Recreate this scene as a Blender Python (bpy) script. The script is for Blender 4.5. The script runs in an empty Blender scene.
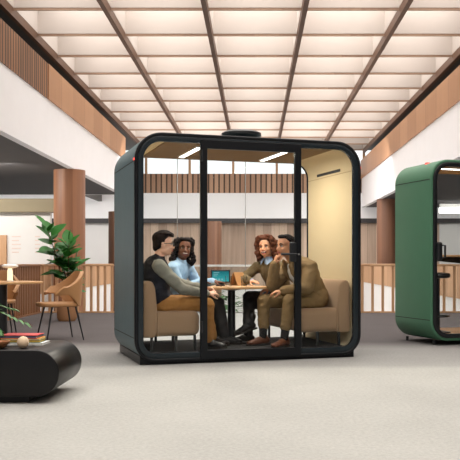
import bpy, math, random
from mathutils import Vector, Matrix, noise
random.seed(7)
R = math.radians
scene = bpy.context.scene
col = scene.collection

# ------------------------------------------------------------------ helpers
class MB:
    """collects geometry for ONE mesh"""
    def __init__(s): s.v = []; s.f = []
    def add(s, vs, fs):
        n = len(s.v); s.v += [tuple(p) for p in vs]; s.f += [tuple(i + n for i in f) for f in fs]; return s
    def box(s, lo, hi, M=None):
        x0, y0, z0 = lo; x1, y1, z1 = hi
        vs = [(x0,y0,z0),(x1,y0,z0),(x1,y1,z0),(x0,y1,z0),(x0,y0,z1),(x1,y0,z1),(x1,y1,z1),(x0,y1,z1)]
        if M: vs = [M @ Vector(p) for p in vs]
        return s.add(vs, [(0,3,2,1),(4,5,6,7),(0,1,5,4),(1,2,6,5),(2,3,7,6),(3,0,4,7)])
    def lathe(s, prof, c=(0,0,0), n=28, axis='z', M=None):
        vs = []; fs = []
        for r, z in prof:
            for k in range(n):
                t = 2*math.pi*k/n
                p = (c[0]+r*math.cos(t), c[1]+r*math.sin(t), c[2]+z)
                vs.append(p)
        m = len(prof)
        for i in range(m-1):
            for k in range(n):
                a = i*n+k; b = i*n+(k+1) % n
                fs.append((a, b, b+n, a+n))
        fs.append(tuple(reversed(range(n)))); fs.append(tuple(range((m-1)*n, m*n)))
        if M: vs = [M @ Vector(p) for p in vs]
        return s.add(vs, fs)
    def cyl(s, c, r, z0, z1, n=24): return s.lathe([(r, z0), (r, z1)], (c[0], c[1], 0), n)
    def tube(s, pts, r, n=8):
        """round bar through points; r number or list"""
        pts = [Vector(p) for p in pts]; m = len(pts)
        rs = r if isinstance(r, (list, tuple)) else [r]*m
        vs = []; fs = []
        prev = None
        for i, p in enumerate(pts):
            d = (pts[min(i+1, m-1)] - pts[max(i-1, 0)]).normalized()
            if prev is None:
                a = d.cross(Vector((0,0,1)))
                if a.length < 1e-3: a = d.cross(Vector((0,1,0)))
            else: a = prev - d*prev.dot(d)
            a.normalize(); b = d.cross(a); prev = a
            for k in range(n):
                t = 2*math.pi*k/n
                vs.append(p + (a*math.cos(t) + b*math.sin(t))*rs[i])
        for i in range(m-1):
            for k in range(n):
                q = i*n+k; w = i*n+(k+1) % n
                fs.append((q, w, w+n, q+n))
        fs.append(tuple(reversed(range(n)))); fs.append(tuple(range((m-1)*n, m*n)))
        return s.add(vs, fs)
    def cap(s, p0, p1, r0, r1=None, n=14):
        """tapered capsule"""
        r1 = r0 if r1 is None else r1
        p0 = Vector(p0); p1 = Vector(p1); d = p1-p0
        L = d.length
        d = d.normalized() if L > 1e-6 else Vector((0,0,1))
        pts = []; rs = []
        for t in (-.98, -.8, -.45, 0):
            pts.append(p0 + d*r0*t); rs.append(r0*math.sqrt(max(0.002, 1-t*t)))
        for t in (.33, .66):
            pts.append(p0 + d*L*t); rs.append(r0+(r1-r0)*t)
        for t in (0, .45, .8, .98):
            pts.append(p1 + d*r1*t); rs.append(r1*math.sqrt(max(0.002, 1-t*t)))
        return s.tube(pts, rs, n)
    def ell(s, c, rad, B=None, n=18, m=12):
        """ellipsoid, B = (ax, ay, az) axes"""
        c = Vector(c); B = B or (Vector((1,0,0)), Vector((0,1,0)), Vector((0,0,1)))
        vs = []; fs = []
        for i in range(m+1):
            ph = -math.pi/2 + math.pi*i/m
            ph = max(-math.pi/2+.02, min(math.pi/2-.02, ph))
            for k in range(n):
                t = 2*math.pi*k/n
                vs.append(c + B[0]*rad[0]*math.cos(ph)*math.cos(t) + B[1]*rad[1]*math.cos(ph)*math.sin(t) + B[2]*rad[2]*math.sin(ph))
        for i in range(m):
            for k in range(n):
                q = i*n+k; w = i*n+(k+1) % n
                fs.append((q, w, w+n, q+n))
        fs.append(tuple(reversed(range(n)))); fs.append(tuple(range(m*n, (m+1)*n)))
        return s.add(vs, fs)
    def ring(s, outer, inner, y0, y1):
        """solid frame between two outlines in the x-z plane, from y0 to y1"""
        n = len(outer); vs = []
        for pts, y in ((outer, y0), (inner, y0), (outer, y1), (inner, y1)):
            vs += [(p[0], y, p[1]) for p in pts]
        fs = []
        for k in range(n):
            j = (k+1) % n
            fs.append((k, j, n+j, n+k)); fs.append((2*n+j, 2*n+k, 3*n+k, 3*n+j))
            fs.append((j, k, 2*n+k, 2*n+j)); fs.append((n+k, n+j, 3*n+j, 3*n+k))
        return s.add(vs, fs)
    def prism_y(s, pts, y0, y1):
        n = len(pts); vs = [(p[0], y0, p[1]) for p in pts] + [(p[0], y1, p[1]) for p in pts]
        fs = [tuple(range(n)), tuple(reversed(range(n, 2*n)))]
        for k in range(n):
            j = (k+1) % n; fs.append((k, k+n, j+n, j))
        return s.add(vs, fs)
    def prism_z(s, pts, z0, z1):
        n = len(pts); vs = [(p[0], p[1], z0) for p in pts] + [(p[0], p[1], z1) for p in pts]
        fs = [tuple(reversed(range(n))), tuple(range(n, 2*n))]
        for k in range(n):
            j = (k+1) % n; fs.append((k, j, j+n, k+n))
        return s.add(vs, fs)
    def mesh(s, name):
        m = bpy.data.meshes.new(name); m.from_pydata(s.v, [], s.f); m.update(); return m
    def build(s, name, mat, parent=None, smooth=False, bevel=0, loc=None, rz=0, seg=2):
        o = bpy.data.objects.new(name, s.mesh(name)); col.objects.link(o)
        if mat: o.data.materials.append(mat)
        if parent: o.parent = parent
        if loc: o.location = loc
        if rz: o.rotation_euler = (0, 0, rz)
        if bevel:
            b = o.modifiers.new('bevel', 'BEVEL'); b.width = bevel; b.segments = seg; b.limit_method = 'ANGLE'; b.angle_limit = R(35)
        if smooth:
            for p in o.data.polygons: p.use_smooth = True
            if bevel:
                pass
            else:
                autosmooth(o)
        return o

def autosmooth(o, ang=40):
    try: o.data.set_sharp_from_angle(angle=R(ang))
    except Exception: pass

def voxel(mb, name, mat, parent, size=.008, it=2, fac=.5, fold=0, seed=0):
    """union of overlapping closed shapes as one continuous skin"""
    me = mb.mesh('tmp'); t = bpy.data.objects.new('tmp', me); col.objects.link(t)
    m = t.modifiers.new('r', 'REMESH'); m.mode = 'VOXEL'; m.voxel_size = size; m.adaptivity = 0
    if it:
        sm = t.modifiers.new('s', 'SMOOTH'); sm.iterations = it; sm.factor = fac
    dg = bpy.context.evaluated_depsgraph_get()
    nm = bpy.data.meshes.new_from_object(t.evaluated_get(dg)); nm.name = name
    bpy.data.objects.remove(t); bpy.data.meshes.remove(me)
    nm.materials.clear()
    if fold:      # soft cloth folds
        off = Vector((seed*3.1, seed*1.7, seed*.9)); nrm = [v.normal.copy() for v in nm.vertices]
        for v, n_ in zip(nm.vertices, nrm):
            p = v.co + off
            a = 1 - 2*abs(noise.noise(Vector((p.x*11+p.z*5, p.y*11, p.z*15-p.x*6))))
            b = noise.noise(p*26)
            v.co += n_*(fold*(a-.3) + fold*.35*b)
    o = bpy.data.objects.new(name, nm); col.objects.link(o)
    nm.materials.append(mat)
    for p in nm.polygons: p.use_smooth = True
    if parent: o.parent = parent
    return o

def tag(o, label=None, cat=None, group=None, kind=None):
    if label: o['label'] = label
    if cat: o['category'] = cat
    if group: o['group'] = group
    if kind: o['kind'] = kind
    return o

def empty(name, loc, rz=0, label=None, cat=None, group=None):
    o = bpy.data.objects.new(name, None); col.objects.link(o)
    o.location = loc; o.rotation_euler = (0, 0, rz); o.empty_display_size = .1
    return tag(o, label, cat, group)

def struct(name, mb, mat, bevel=0, smooth=False):
    o = mb.build(name, mat, None, smooth, bevel); o['kind'] = 'structure'; return o

def copy_tree(o, parent=None):
    c = o.copy(); col.objects.link(c)
    if parent: c.parent = parent
    for ch in [x for x in bpy.data.objects if x.parent == o]: copy_tree(ch, c)
    return c

def rr(x0, z0, x1, z1, r, n=10, rb=None):
    pts = []; rt = r; rb = r if rb is None else rb
    for cx, cz, a0, r in ((x1-rb, z0+rb, -90, rb), (x1-rt, z1-rt, 0, rt), (x0+rt, z1-rt, 90, rt), (x0+rb, z0+rb, 180, rb)):
        for k in range(n+1):
            t = R(a0 + 90*k/n); pts.append((cx+r*math.cos(t), cz+r*math.sin(t)))
    return pts

# ------------------------------------------------------------------ materials
def new_mat(name):
    m = bpy.data.materials.new(name); m.use_nodes = True
    return m, m.node_tree.nodes, m.node_tree.links

def srgb(r, g, b):
    f = lambda c: (c/255/12.92) if c/255 <= .04045 else ((c/255+.055)/1.055)**2.4
    return (f(r), f(g), f(b), 1)

def mat(name, c, rough=.5, var=.12, scale=30, bump=0, metal=0, spec=.5, stretch=None, bscale=None, sheen=0):
    """principled surface with procedural noise variation"""
    m, N, L = new_mat(name); b = N['Principled BSDF']
    b.inputs['Roughness'].default_value = rough; b.inputs['Metallic'].default_value = metal
    b.inputs['Specular IOR Level'].default_value = spec
    if sheen: b.inputs['Sheen Weight'].default_value = sheen
    tc = N.new('ShaderNodeTexCoord'); mp = N.new('ShaderNodeMapping'); L.new(tc.outputs['Object'], mp.inputs[0])
    if stretch: mp.inputs['Scale'].default_value = stretch
    nz = N.new('ShaderNodeTexNoise'); nz.inputs['Scale'].default_value = scale; nz.inputs['Detail'].default_value = 5
    L.new(mp.outputs[0], nz.inputs['Vector'])
    mx = N.new('ShaderNodeMix'); mx.data_type = 'RGBA'
    mx.inputs[6].default_value = (c[0]*(1-var), c[1]*(1-var), c[2]*(1-var), 1)
    mx.inputs[7].default_value = (min(1, c[0]*(1+var)), min(1, c[1]*(1+var)), min(1, c[2]*(1+var)), 1)
    L.new(nz.outputs[0], mx.inputs[0]); L.new(mx.outputs[2], b.inputs['Base Color'])
    if bump:
        n2 = N.new('ShaderNodeTexNoise'); n2.inputs['Scale'].default_value = bscale or scale*4; n2.inputs['Detail'].default_value = 3
        L.new(mp.outputs[0], n2.inputs['Vector'])
        bp = N.new('ShaderNodeBump'); bp.inputs['Strength'].default_value = bump; bp.inputs['Distance'].default_value = .01
        L.new(n2.outputs[0], bp.inputs['Height']); L.new(bp.outputs[0], b.inputs['Normal'])
    return m

def wood(name, c1, c2, width=.16, axis=0, rough=.5, gap=.0, grain=(14, 14, .8)):
    """vertical boards: random tone per board and grain along z"""
    m, N, L = new_mat(name); b = N['Principled BSDF']; b.inputs['Roughness'].default_value = rough
    tc = N.new('ShaderNodeTexCoord'); sp = N.new('ShaderNodeSeparateXYZ'); L.new(tc.outputs['Object'], sp.inputs[0])
    dv = N.new('ShaderNodeMath'); dv.operation = 'DIVIDE'; dv.inputs[1].default_value = width; L.new(sp.outputs[axis], dv.inputs[0])
    fl = N.new('ShaderNodeMath'); fl.operation = 'FLOOR'; L.new(dv.outputs[0], fl.inputs[0])
    wn = N.new('ShaderNodeTexWhiteNoise'); wn.noise_dimensions = '1D'; L.new(fl.outputs[0], wn.inputs['W'])
    mp = N.new('ShaderNodeMapping'); mp.inputs['Scale'].default_value = grain; L.new(tc.outputs['Object'], mp.inputs[0])
    nz = N.new('ShaderNodeTexNoise'); nz.inputs['Scale'].default_value = 1.6; nz.inputs['Detail'].default_value = 6; L.new(mp.outputs[0], nz.inputs['Vector'])
    ad = N.new('ShaderNodeMath'); ad.operation = 'MULTIPLY_ADD'; ad.inputs[1].default_value = .55; L.new(wn.outputs[0], ad.inputs[0])
    sc = N.new('ShaderNodeMath'); sc.operation = 'MULTIPLY'; sc.inputs[1].default_value = .5; L.new(nz.outputs[0], sc.inputs[0]); L.new(sc.outputs[0], ad.inputs[2])
    mx = N.new('ShaderNodeMix'); mx.data_type = 'RGBA'; mx.inputs[6].default_value = c1; mx.inputs[7].default_value = c2
    L.new(ad.outputs[0], mx.inputs[0])
    out = mx.outputs[2]
    if gap:
        fr = N.new('ShaderNodeMath'); fr.operation = 'FRACT'; L.new(dv.outputs[0], fr.inputs[0])
        lt = N.new('ShaderNodeMath'); lt.operation = 'GREATER_THAN'; lt.inputs[1].default_value = gap; L.new(fr.outputs[0], lt.inputs[0])
        m2 = N.new('ShaderNodeMix'); m2.data_type = 'RGBA'; m2.inputs[6].default_value = (c1[0]*.25, c1[1]*.25, c1[2]*.25, 1)
        L.new(lt.outputs[0], m2.inputs[0]); L.new(out, m2.inputs[7]); out = m2.outputs[2]
    L.new(out, b.inputs['Base Color'])
    return m

def emit(name, c, s):
    m, N, L = new_mat(name); N.remove(N['Principled BSDF'])
    e = N.new('ShaderNodeEmission'); e.inputs[0].default_value = c; e.inputs[1].default_value = s
    nz = N.new('ShaderNodeTexNoise'); nz.inputs['Scale'].default_value = .6
    mx = N.new('ShaderNodeMix'); mx.data_type = 'RGBA'; mx.inputs[6].default_value = c; mx.inputs[7].default_value = (c[0]*.93, c[1]*.93, c[2]*.93, 1)
    L.new(nz.outputs[0], mx.inputs[0]); L.new(mx.outputs[2], e.inputs[0])
    L.new(e.outputs[0], N['Material Output'].inputs[0]); return m

def glass_mat(name, tint=(.97, .98, .98, 1), ior=1.16):
    m, N, L = new_mat(name); N.remove(N['Principled BSDF'])
    t = N.new('ShaderNodeBsdfTransparent'); t.inputs[0].default_value = tint
    g = N.new('ShaderNodeBsdfGlossy'); g.inputs['Roughness'].default_value = .01
    f = N.new('ShaderNodeFresnel'); f.inputs[0].default_value = ior
    x = N.new('ShaderNodeMixShader'); L.new(f.outputs[0], x.inputs[0]); L.new(t.outputs[0], x.inputs[1]); L.new(g.outputs[0], x.inputs[2])
    L.new(x.outputs[0], N['Material Output'].inputs[0]); return m

def carpet_mat():
    m, N, L = new_mat('carpet'); b = N['Principled BSDF']; b.inputs['Roughness'].default_value = .95; b.inputs['Specular IOR Level'].default_value = .1
    tc = N.new('ShaderNodeTexCoord'); sp = N.new('ShaderNodeSeparateXYZ'); L.new(tc.outputs['Object'], sp.inputs[0])
    # floor light and shade painted as bands: pale grey in front, taupe grey beyond
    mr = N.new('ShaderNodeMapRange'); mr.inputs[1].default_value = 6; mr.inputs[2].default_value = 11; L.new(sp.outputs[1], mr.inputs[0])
    shade_ramp = N.new('ShaderNodeValToRGB'); cr = shade_ramp.color_ramp; L.new(mr.outputs[0], shade_ramp.inputs[0])
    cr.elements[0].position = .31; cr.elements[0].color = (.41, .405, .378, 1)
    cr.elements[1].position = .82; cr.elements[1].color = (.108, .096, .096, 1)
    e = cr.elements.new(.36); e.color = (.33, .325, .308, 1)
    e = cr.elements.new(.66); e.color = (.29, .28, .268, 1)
    # brighter floor behind the booth, painted into the carpet colour
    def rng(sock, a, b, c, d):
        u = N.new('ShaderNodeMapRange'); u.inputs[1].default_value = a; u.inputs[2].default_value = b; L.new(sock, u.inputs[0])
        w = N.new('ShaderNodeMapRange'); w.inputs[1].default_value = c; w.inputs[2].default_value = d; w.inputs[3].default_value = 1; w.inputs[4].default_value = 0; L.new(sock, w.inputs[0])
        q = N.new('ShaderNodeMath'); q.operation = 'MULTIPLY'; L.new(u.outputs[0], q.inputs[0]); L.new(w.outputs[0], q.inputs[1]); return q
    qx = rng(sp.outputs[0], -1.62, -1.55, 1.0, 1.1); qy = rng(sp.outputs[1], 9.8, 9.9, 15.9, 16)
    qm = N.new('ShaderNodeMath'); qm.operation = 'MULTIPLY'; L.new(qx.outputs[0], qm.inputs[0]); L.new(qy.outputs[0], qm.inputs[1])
    bright_patch = N.new('ShaderNodeMix'); bright_patch.data_type = 'RGBA'; bright_patch.inputs[7].default_value = (.42, .415, .40, 1); L.new(qm.outputs[0], bright_patch.inputs[0]); L.new(shade_ramp.outputs[0], bright_patch.inputs[6])
    nz = N.new('ShaderNodeTexNoise'); nz.inputs['Scale'].default_value = 38; nz.inputs['Detail'].default_value = 8; nz.inputs['Roughness'].default_value = .8; L.new(tc.outputs['Object'], nz.inputs['Vector'])
    n2 = N.new('ShaderNodeTexNoise'); n2.inputs['Scale'].default_value = 1.3; n2.inputs['Detail'].default_value = 3; L.new(tc.outputs['Object'], n2.inputs['Vector'])
    a = N.new('ShaderNodeMath'); a.operation = 'MULTIPLY_ADD'; a.inputs[1].default_value = .25; L.new(n2.outputs[0], a.inputs[0]); L.new(nz.outputs[0], a.inputs[2])
    r2 = N.new('ShaderNodeMapRange'); r2.inputs[1].default_value = .33; r2.inputs[2].default_value = .92; r2.inputs[3].default_value = .72; r2.inputs[4].default_value = 1.28; L.new(a.outputs[0], r2.inputs[0])
    ml = N.new('ShaderNodeMix'); ml.data_type = 'RGBA'; ml.blend_type = 'MULTIPLY'; ml.inputs[0].default_value = 1
    cb = N.new('ShaderNodeCombineColor'); [L.new(r2.outputs[0], cb.inputs[i]) for i in range(3)]
    L.new(bright_patch.outputs[2], ml.inputs[6]); L.new(cb.outputs[0], ml.inputs[7]); L.new(ml.outputs[2], b.inputs['Base Color'])
    bp = N.new('ShaderNodeBump'); bp.inputs['Strength'].default_value = .25; bp.inputs['Distance'].default_value = .01; L.new(nz.outputs[0], bp.inputs['Height']); L.new(bp.outputs[0], b.inputs['Normal'])
    return m

FLOOR_SHADE0, FLOOR_SHADE1 = 9.3, 10.2
M = {}
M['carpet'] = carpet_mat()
M['white'] = mat('white_plaster', (.90, .90, .92), .8, .03, 3, bump=.05)
M['whitefar'] = mat('white_paint', (.80, .79, .78), .8, .04, 2)
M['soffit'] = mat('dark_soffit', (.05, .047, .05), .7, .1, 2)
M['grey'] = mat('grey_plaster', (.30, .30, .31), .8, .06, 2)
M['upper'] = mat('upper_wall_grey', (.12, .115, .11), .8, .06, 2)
M['lintel'] = mat('olive_lintel', (.30, .25, .16), .7, .1, 2)
M['lower'] = mat('lower_floor', (.55, .55, .54), .6, .05, 2)
M['coffer'] = mat('coffer_cream', (.57, .505, .46), .8, .05, 2)
M['beam'] = wood('beam_wood', srgb(88, 62, 48), srgb(120, 90, 70), .5, 0, .6)
M['crossbeam'] = wood('crossbeam_wood', srgb(142, 112, 92), srgb(176, 146, 122), .5, 0, .6)
M['skylight'] = emit('skylight_glow', (1, .95, .91, 1), .95)
M['boards'] = wood('wall_boards', srgb(140, 116, 100), srgb(228, 202, 180), .34, 0, .6, .02, (7, 7, .4))
M['bandwood'] = wood('band_boards', srgb(150, 112, 88), srgb(206, 166, 136), .22, 0, .6, .3, (5, 5, .4))
M['ywood'] = wood('parapet_wood', srgb(166, 122, 88), srgb(192, 146, 110), 1.25, 1, .55, .008, (4, 4, .6))
M['slatwood'] = wood('slatted_wood', srgb(105, 72, 48), srgb(172, 122, 84), .16, 1, .55, .35, (4, 4, .6))
M['rail'] = wood('rail_wood', srgb(186, 142, 104), srgb(220, 178, 138), .2, 0, .5)
M['raild'] = wood('dark_rail_wood', srgb(120, 78, 50), srgb(160, 112, 76), .2, 1, .5)
M['panelwood'] = wood('parapet_panel', srgb(176, 134, 98), srgb(214, 172, 134), .9, 1, .55, .02, (4, 4, .5))
M['column'] = wood('column_wood', srgb(124, 82, 58), srgb(166, 116, 84), .09, 0, .5, 0, (10, 10, .5))
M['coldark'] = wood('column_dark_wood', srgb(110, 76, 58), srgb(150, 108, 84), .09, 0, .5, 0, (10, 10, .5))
M['tablewood'] = mat('table_oak', srgb(205, 160, 112), .4, .12, 4, stretch=(1, 8, 1))
M['glass'] = glass_mat('clear_glass')
M['glassrail'] = glass_mat('rail_glass', (.93, .95, .94, 1))
M['black'] = mat('black_satin', (.010, .011, .013), .35, .2, 20)
M['blackm'] = mat('black_matt', (.012, .012, .013), .6, .2, 20)
M['frame'] = mat('booth_frame', (.012, .019, .024), .25, .15, 6, spec=.35)
M['doorframe'] = mat('door_frame_black', (.005, .006, .008), .35, .15, 6, spec=.25)
M['joint'] = mat('joint_grey', (.20, .20, .20), .7, .1, 6)
M['clad'] = mat('booth_cladding', (.125, .185, .200), .5, .1, 5, bump=.02, spec=.3)
M['seam'] = mat('seam_black', (.006, .006, .007), .6, .1, 20)
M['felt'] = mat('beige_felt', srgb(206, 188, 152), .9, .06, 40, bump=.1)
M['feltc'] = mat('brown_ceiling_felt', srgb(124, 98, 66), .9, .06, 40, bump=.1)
M['boothfloor'] = mat('booth_carpet', (.035, .034, .036), .95, .3, 90, bump=.2)
M['sofa'] = mat('sofa_fabric', srgb(168, 138, 108), .9, .08, 140, bump=.15, sheen=.2)
M['led'] = emit('led_strip', (1, .95, .86, 1), 8)
M['ledfar'] = emit('led_far', (1, .97, .92, 1), 3)
M['red'] = emit('red_indicator', (1, .09, .07, 1), 2.2)
M['green'] = mat('green_cladding', srgb(74, 122, 94), .55, .06, 5, bump=.02)
M['greenin'] = mat('green_booth_lining', srgb(190, 150, 95), .9, .06, 40)
M['coffee'] = mat('coffee_table_black', (.0045, .004, .0045), .36, .15, 12, spec=.30)
M['tan'] = mat('tan_leather', srgb(170, 124, 80), .55, .1, 25, bump=.05)
M['leaf'] = mat('leaf_green', srgb(56, 118, 48), .45, .45, 6, spec=.25)
M['leafl'] = mat('leaf_light_green', srgb(58, 112, 44), .4, .3, 6)
M['stem'] = mat('stem_brown', srgb(88, 70, 46), .7, .2, 30)
M['terra'] = mat('tan_pot', srgb(176, 130, 92), .7, .1, 20)
M['soil'] = mat('soil', (.03, .02, .015), .95, .4, 60)
M['paper'] = mat('paper_pages', (.80, .77, .70), .8, .05, 60)
M['redbook'] = mat('red_cover', srgb(214, 74, 74), .5, .06, 20)
M['greenbook'] = mat('teal_cover', srgb(46, 112, 98), .5, .1, 20)
M['yellowbook'] = mat('yellow_band', srgb(220, 176, 70), .5, .1, 20)
M['greycover'] = mat('grey_cover', srgb(92, 98, 120), .5, .1, 20)
M['whitecover'] = mat('white_cover', (.78, .79, .78), .5, .05, 20)
M['bowlwood'] = mat('bowl_wood', srgb(158, 104, 66), .45, .2, 8, stretch=(1, 6, 1))
M['ballwood'] = mat('ball_stone', srgb(218, 190, 158), .6, .12, 30, bump=.08)
M['candle'] = emit('lamp_stem_glow', (1, .80, .52, 1), 1.5)
M['shade'] = mat('pale_lamp_shade', (.82, .81, .79), .3, .03, 10)
M['kraft'] = mat('kraft_paper', srgb(186, 138, 88), .8, .1, 30)
M['screen'] = None

def screen_mat():
    m, N, L = new_mat('tablet_screen'); N.remove(N['Principled BSDF'])
    tc = N.new('ShaderNodeTexCoord'); sp = N.new('ShaderNodeSeparateXYZ'); L.new(tc.outputs['Object'], sp.inputs[0])
    mr = N.new('ShaderNodeMapRange'); mr.inputs[1].default_value = 0; mr.inputs[2].default_value = .14; L.new(sp.outputs[2], mr.inputs[0])
    mx = N.new('ShaderNodeMix'); mx.data_type = 'RGBA'; mx.inputs[6].default_value = (.06, .50, .52, 1); mx.inputs[7].default_value = (.005, .10, .13, 1)
    L.new(mr.outputs[0], mx.inputs[0])
    e = N.new('ShaderNodeEmission'); e.inputs[1].default_value = .8; L.new(mx.outputs[2], e.inputs[0])
    L.new(e.outputs[0], N['Material Output'].inputs[0]); return m
M['screen'] = screen_mat()
M['icon'] = emit('screen_icon', (.35, .68, .70, 1), .7)

# ------------------------------------------------------------------ camera
F = 820.0
CH = .974
cam = bpy.data.cameras.new('camera'); co = bpy.data.objects.new('camera', cam); col.objects.link(co)
co.location = (0, 0, CH); co.rotation_euler = (R(90), 0, 0)
cam.sensor_fit = 'HORIZONTAL'; cam.sensor_width = 36; cam.lens = 36*F/460
cam.shift_x = -25/460; cam.shift_y = 33/460; cam.clip_end = 200
scene.camera = co
def at(x, y, Y):   # measuring aid: pixel + distance -> point
    return Vector(((x-255)*Y/F, Y, CH-(y-263)*Y/F))

# ------------------------------------------------------------------ building
ZF = 34.7            # far wall
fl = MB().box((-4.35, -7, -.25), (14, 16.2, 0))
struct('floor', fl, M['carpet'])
struct('floor_lower', MB().box((-16, 8, -3.7), (16, 38, -3.5)), M['lower'])
# side levels beyond the opening
for s, nm in ((-1, 'left'), (1, 'right')):
    X = 5.2 if s < 0 else 4.3
    lo, hi = sorted((s*(X+.06), s*14))
    struct('floor_'+nm, MB().box((lo, 16.6, -.5), (hi, ZF, 0)), M['lower'])
    a, b = sorted((s*(X+.02), s*(X-.06)))
    struct('wall_%s_lower' % nm, MB().box((a, 16.6, -3.5), (b, ZF-.5, .235)), M['whitefar'])
    a, b = sorted((s*(X-.08), s*(X+.02)))
    struct('trim_%d' % (1 if s < 0 else 2), MB().box((a, 16.6, .235), (b, ZF-.5, .95)), M['panelwood'])
# far wall
struct('wall_back_boards', MB().box((-4.95, ZF, -.12), (7.8, ZF+.2, 2.66)), M['boards'])
struct('wall_back_pale', MB().box((-16, ZF, -.12), (-4.95, ZF+.2, 2.66)).box((7.8, ZF, -.12), (16, ZF+.2, 2.66)), M['whitefar'])
struct('wall_back_fascia', MB().box((-16, ZF-.1, -3.5), (16, ZF+.1, -.12)), M['whitefar'])
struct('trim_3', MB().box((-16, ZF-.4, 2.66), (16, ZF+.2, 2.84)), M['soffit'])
struct('wall_back_gallery', MB().box((-16, ZF-.4, 2.84), (16, ZF-.2, 3.90)), M['white'])
struct('trim_4', MB().box((-16, ZF-.3, 3.90), (16, ZF-.1, 4.72)), M['bandwood'])
win = MB().box((-16, ZF, 4.6), (16, ZF+.04, 6.0))
w = struct('window_1', win, M['glass'])
wm = MB()
for k in range(-8, 9): wm.box((k*1.84-.92-.05, ZF-.1, 4.72), (k*1.84-.92+.05, ZF, 6.0))
wm.build('window_frame', M['rail'], w)
# galleries
HB, HW, HT = 3.3, 4.5, 5.25
GZ = {'left': 28.0, 'right': ZF-.4}
n = 5
for s, nm in ((-1, 'left'), (1, 'right')):
    z1 = GZ[nm]
    def bx(x0, x1, y0, y1, a, b): 
        p, q = sorted((s*x0, s*x1)); return MB().box((p, y0, a), (q, y1, b))
    struct('wall_%s_parapet' % nm, bx(4.46, 4.62, -7, z1, HB, HW), M['white'])
    if s < 0:
        struct('trim_%d' % n, bx(4.44, 4.52, -7, 17.6, HW, HT), M['slatwood']); n += 1
        struct('trim_%d' % n, bx(4.42, 4.52, 17.6, z1, HW, HT), M['ywood']); n += 1
        p = bx(4.62, 14, z1-.16, z1, HB, HW); struct('wall_left_return', p, M['white'])
    else:
        struct('trim_%d' % n, bx(4.42, 4.52, -7, z1, HW, HT), M['ywood']); n += 1
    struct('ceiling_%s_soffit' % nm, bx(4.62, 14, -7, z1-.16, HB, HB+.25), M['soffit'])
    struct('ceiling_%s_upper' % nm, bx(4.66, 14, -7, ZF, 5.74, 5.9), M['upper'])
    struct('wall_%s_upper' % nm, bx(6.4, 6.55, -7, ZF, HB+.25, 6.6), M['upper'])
# rooms under the galleries
struct('wall_left', MB().box((-14, 22, -.0), (-5.5, 22.2, 2.33)), M['whitefar'])
struct('trim_8', MB().box((-14, 21.7, 2.33), (-5.0, 22.2, 2.68)), M['lintel'])
struct('wall_left_side', MB().box((-14.2, -7, -.25), (-14, ZF, 3.3)), M['grey'])
struct('floor_left_strip', MB().box((-14, 16.6, -.5), (-6.0, 16.7, -.1)), M['lower'])
d = struct('door_1', MB().box((-7.4, 21.93, 0), (-6.65, 22.0, 1.72)), M['rail'])
struct('wall_right', MB().box((14, -7, -.25), (14.2, ZF, 3.3)), M['grey'])
# faint unreadable lettering on the pale wall
M['faint'] = mat('faint_lettering', srgb(228, 210, 202), .8, .05, 10)
wl = empty('wall_lettering', (-6.4, 21.99, 1.25), 0, 'faint reddish lettering in small rows on the pale wall behind the round table', 'lettering')
for x_, w_ in ((-.12, .24), (.50, .13)):
    for k in range(5):
        z_ = .42 - .105*k
        MB().box((x_, -.006, z_), (x_ + w_*(1 - .22*(k % 3 == 1)), .008, z_+.028)).build('text_line', M['faint'], wl)
# columns
def column(x, y, r, m, z0=-3.5, z1=HB):
    o = MB().lathe([(r, z0), (r, z1)], (x, y, 0), 40).build('column', m, None, True); o['kind'] = 'structure'
column(-4.66, 20.6, .39, M['column']); column(-4.95, 29.9, .39, M['coldark'], -3.5, 2.84)
column(4.85, 30, .39, M['coldark']); column(-1.72, 33.4, .36, M['coldark'], -3.5, 2.66)
# coffered skylight ceiling
HC, S, P0, DP = 5.72, 1.84, 15.46, 1.75
rows = [P0+DP*k for k in range(-12, 12)]
cw = MB()
for x in (-4.66, 4.60): cw.box((x, rows[0], HC), (x+.06, rows[-1], HC+.9))
for y in rows: cw.box((-4.6, y-.03, HC+.06), (4.6, y+.03, HC+.85))
for k in range(6):
    x = (k-2.5)*S; cw.box((x-.05, rows[0], HC+.07), (x+.05, rows[-1], HC+.86))
struct('ceiling', cw, M['coffer'])
struct('ceiling_skylight', MB().box((-4.65, rows[0], HC+.88), (4.65, rows[-1], HC+.92)), M['skylight'])
n = 10
for y in rows:
    struct('trim_%d' % n, MB().box((-4.6, y-.02, HC+.015), (4.6, y+.02, HC+.06)), M['crossbeam']); n += 1
for k in range(6):
    x = (k-2.5)*S
    struct('trim_%d' % n, MB().box((x-.045, rows[0]-.1, HC-.10), (x+.045, rows[-1], HC+.07)), M['beam']); n += 1

# ------------------------------------------------------------------ railings
def railing(name, p0, p1, label, m, step, w=.05, h=.95, dep=.04):
    p0 = Vector(p0); p1 = Vector(p1); L = (p1-p0).length
    root = empty(name, p0, math.atan2(p1.y-p0.y, p1.x-p0.x), label, 'railing')
    MB().box((0, -.035, h-.04), (L, .035, h)).build('top_rail', m, root, bevel=.006)
    MB().box((0, -.03, 0.0), (L, .03, .03)).build('bottom_rail', m, root)
    k = 0; x = .05
    first = None
    while x < L:
        if first is None:
            first = MB().box((-w/2, -dep/2, .03), (w/2, dep/2, h-.04)).build('baluster', m, root); first.location = (x, 0, 0)
        else:
            c = first.copy(); col.objects.link(c); c.parent = root; c.location = (x, 0, 0)
        x += step
    return root
railing('wooden_railing', (-4.2, 16.05, 0), (-2.35, 16.05, 0), 'pale wooden baluster railing behind the potted plant and tan chair', M['rail'], .135)
railing('wooden_railing', (1.25, 16.05, 0), (6.2, 16.05, 0), 'pale wooden baluster railing between the black booth and the green booth', M['rail'], .20)
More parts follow.
